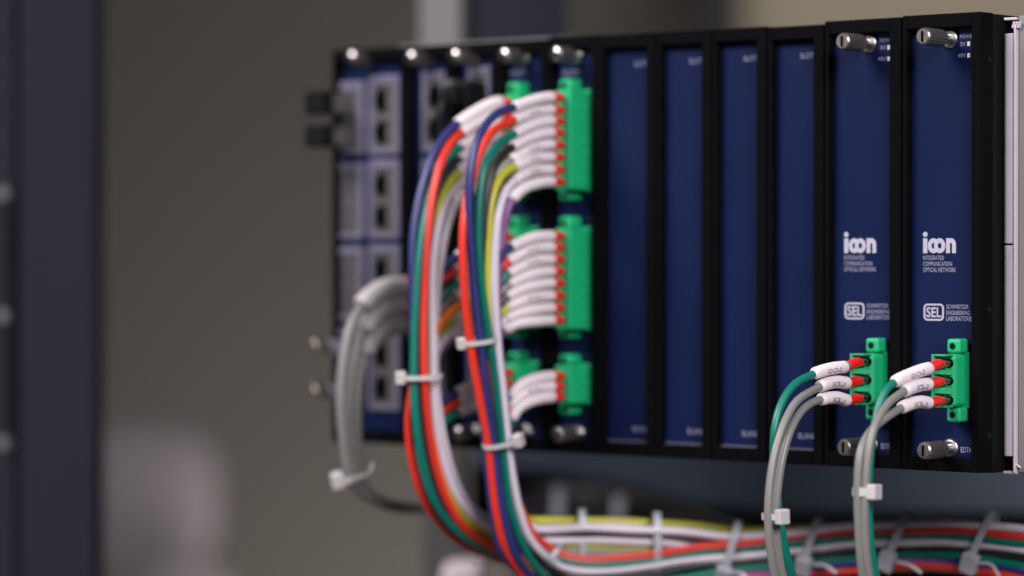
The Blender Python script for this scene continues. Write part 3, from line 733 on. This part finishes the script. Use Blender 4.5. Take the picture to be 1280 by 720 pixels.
# back wall and floor
def wallbox(name, pxa, pxb, d1, d2, m, th=.06):
    a = PD(pxa, 360, d1); b = PD(pxb, 360, d2); n = (b - a).cross(Vector((0, 0, 1))).normalized()
    if n.dot(FW) < 0: n = -n
    P = [Vector((a.x, a.y, -1.2)), Vector((b.x, b.y, -1.2)), Vector((b.x, b.y, 1.6)), Vector((a.x, a.y, 1.6))]
    return tag(MB().prism(P, n * th).build(name, M[m]), kind='structure')
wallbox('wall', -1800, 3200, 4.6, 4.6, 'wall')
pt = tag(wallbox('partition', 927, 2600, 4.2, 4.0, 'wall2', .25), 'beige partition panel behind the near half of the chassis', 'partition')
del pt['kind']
tag(slab('dark_strip', [(884, -200), (926, -200), (926, 900), (884, 900)], 4.15, .08, 'blackp'), 'dark upright strip on the wall behind the blank modules', 'door frame')  # plain dark upright strip beside the partition edge
fl = MB().box(-9, 9, -6, 9, -1.26, -1.2).build('floor', M['floor']); tag(fl, kind='structure')

# dark cabinet upright at the far left
d = 2.05
up_ = thing('cabinet_upright', PD(60, 720, d), 'dark blue grey cabinet upright with a row of pale holes, left of the chassis', 'cabinet')
slab('upright_face', [(24, -200), (119, -200), (119, 900), (24, 900)], d, .05, 'post', up_)
slab('hole_strip', [(-160, -200), (20, -200), (20, 900), (-160, 900)], d + .012, .04, 'post', up_)
for py in (243, 396, 555):
    c = PD(3, py, d + .012); MB().revolve(c + FW * .001, -FW, [(0, .0046), (.003, .0046), (.0045, .003)], 18).build('rail_screw', M['palepost'], up_)
slab('inner_groove', [(8, 255), (15, 255), (15, 540), (8, 540)], d + .0105, .001, 'side', up_, 0)
# pale upright and blue grey panel behind the chassis
tag(slab('rack_upright', [(523, -300), (577, -300), (577, 560), (590, 900), (528, 900)], 2.16, .04, 'palepost'), 'pale grey rack upright standing behind the chassis, left of the blue grey panel', 'upright')
bp = thing('rear_panel', PD(645, 100, 2.3), 'blue grey panel behind the chassis, beside the pale upright', 'panel')
slab('panel_face', [(594, -300), (710, -300), (710, 300), (594, 300)], 2.28, .03, 'bluepanel', bp)
slab('panel_edge', [(578, -300), (593, -300), (593, 300), (578, 300)], 2.30, .03, 'blackp', bp)
# steel cover under the chassis and a black sheet for the shaded gap below it
tag(slab('steel_cover', [(590, 480), (1500, 480), (1500, 647), (1180, 643), (960, 640), (880, 634), (790, 610), (700, 594), (590, 588)], 2.12, .02, 'slate', None, .004), 'slate blue steel cover seen under the chassis, above the wire trunk', 'cover')
tag(slab('dark_backdrop', [(584, 470), (1600, 470), (1600, 900), (700, 900), (640, 700), (584, 690)], 2.5, .03, 'cavity'), 'flat black backdrop standing for the shaded gap behind the wire trunk', 'backdrop')
# grey cables bunched behind the trunk
for i in range(9):
    y0 = 606 + i * 7
    pts = [PD(640 - i * 3, y0 + 6, 2.24 - i * .008), PD(690, y0 + random.uniform(-3, 3), 2.23 - i * .008), PD(740, y0 + 5, 2.22 - i * .008), PD(790, y0 + 12 + i, 2.2 - i * .008), PD(850, y0 + 30, 2.19 - i * .006), PD(930, y0 + 58, 2.18 - i * .006)]
    tag(tube(MB(), spline(pts, .004), .0046, 12).build('background_cable', mat_g if (mat_g := M['w_brown' if i % 3 == 1 else 'post']) else None), 'dark grey cable in the bunch showing between the harness and steel cover', 'cable', 'dark grey cables bunched behind the wire trunk')
for i, (px, l) in enumerate(((700, 'nearest the nearer harness'), (775, 'farther along the bunch'))):
    tag(slab('cable_clamp', [(px - 7, 604 + i * 14), (px + 7, 602 + i * 14), (px + 5, 652), (px - 9, 652)], 2.13, .006, 'tie_clear', None, .002), f'pale clamp holding the background cables, {l}', 'clamp', 'clamps on the background cables')
# pale block low behind the farther harness
tag(slab('junction_box', [(553, 706), (604, 704), (608, 800), (548, 800)], 2.05, .04, 'sleeve', None, .006), 'small pale box low behind the farther harness', 'box')

# chair back, far out of focus
chn = thing('office_chair', PD(195, 900, 4.0), 'pale rounded chair back, far out of focus beside the dark upright', 'chair')
N = 28; fr = []; 
def cushion(cx, cy, hw, hh, d, th, name, m, e=3.2):
    vs = []; fs = []; R = 10
    for r in range(R + 1):
        q = r / R * math.pi
        for k in range(N):
            a = 2 * math.pi * k / N
            ca, sa = math.cos(a), math.sin(a)
            k1 = math.copysign(abs(ca) ** (2 / e), ca); k2 = math.copysign(abs(sa) ** (2 / e), sa)
            s = math.sin(q) ** .35
            vs.append(PD(cx, cy, d) + RT * (hw * k1 * s) + UP * (hh * k2 * s) + FW * (-th * math.cos(q)))
    for r in range(R):
        for k in range(N):
            j = (k + 1) % N; fs.append((r * N + k, r * N + j, (r + 1) * N + j, (r + 1) * N + k))
    return MB().add(vs, fs, True).build(name, M[m], chn)
kpx = 4.0 / FPX
cushion(180, 622, 92 * kpx, 90 * kpx, 4.0, .03, 'backrest', 'chair')
cushion(228, 760, 62 * kpx, 62 * kpx, 3.92, .03, 'armrest', 'chair', 2.4)
MB().revolve(PD(200, 700, 4.08), Vector((0, 0, -1)), [(0, .02), (.9, .02)], 16).build('column', M['blackp'], chn)

# ------------------------------------------------------------------ light
w = bpy.data.worlds.new('World'); SC.world = w; w.use_nodes = True
w.node_tree.nodes['Background'].inputs[0].default_value = (.80, .82, .95, 1); w.node_tree.nodes['Background'].inputs[1].default_value = .12
def area(loc, target, size, power, col=(1, 1, 1), sy=None, spread=math.pi):
    l = bpy.data.lights.new('lamp', 'AREA'); l.energy = power; l.color = col; l.size = size; l.spread = spread
    if sy: l.shape = 'RECTANGLE'; l.size_y = sy
    o = bpy.data.objects.new('lamp', l); COL.objects.link(o); o.location = loc
    o.rotation_euler = (Vector(target) - Vector(loc)).to_track_quat('-Z', 'Y').to_euler()
    return o
area((-.5, -1.7, 1.5), (.2, 0, 0), 1.3, 22, (1, .94, .955), .9, math.radians(95))      # ceiling fixture in front, towards the far end
area((2.3, -1.3, 1.1), (.25, 0, 0), 1.2, 18.5, (.98, .96, 1), 1.0, math.radians(85))       # fill lamp added to light the sides that face right
wb = PD(680, 820, 4.5)
area(PD(700, 1230, 3.85), wb, .8, 15, (1, .93, .85))      # unseen lamp added below the view to grade the wall's brightness
wl = PD(1120, 60, 4.0)
area(wl - FW * .9 + RT * .3 + Vector((0, 0, .9)), wl + RT * .3 + Vector((0, 0, -.1)), .5, 17, (1, .92, .80))   # unseen lamp added to brighten the partition

SC.view_settings.view_transform = 'Standard'; SC.view_settings.look = 'None'; SC.view_settings.exposure = 0; SC.view_settings.gamma = 1
SC.cycles.use_denoising = True
SC.cycles.max_bounces = 6
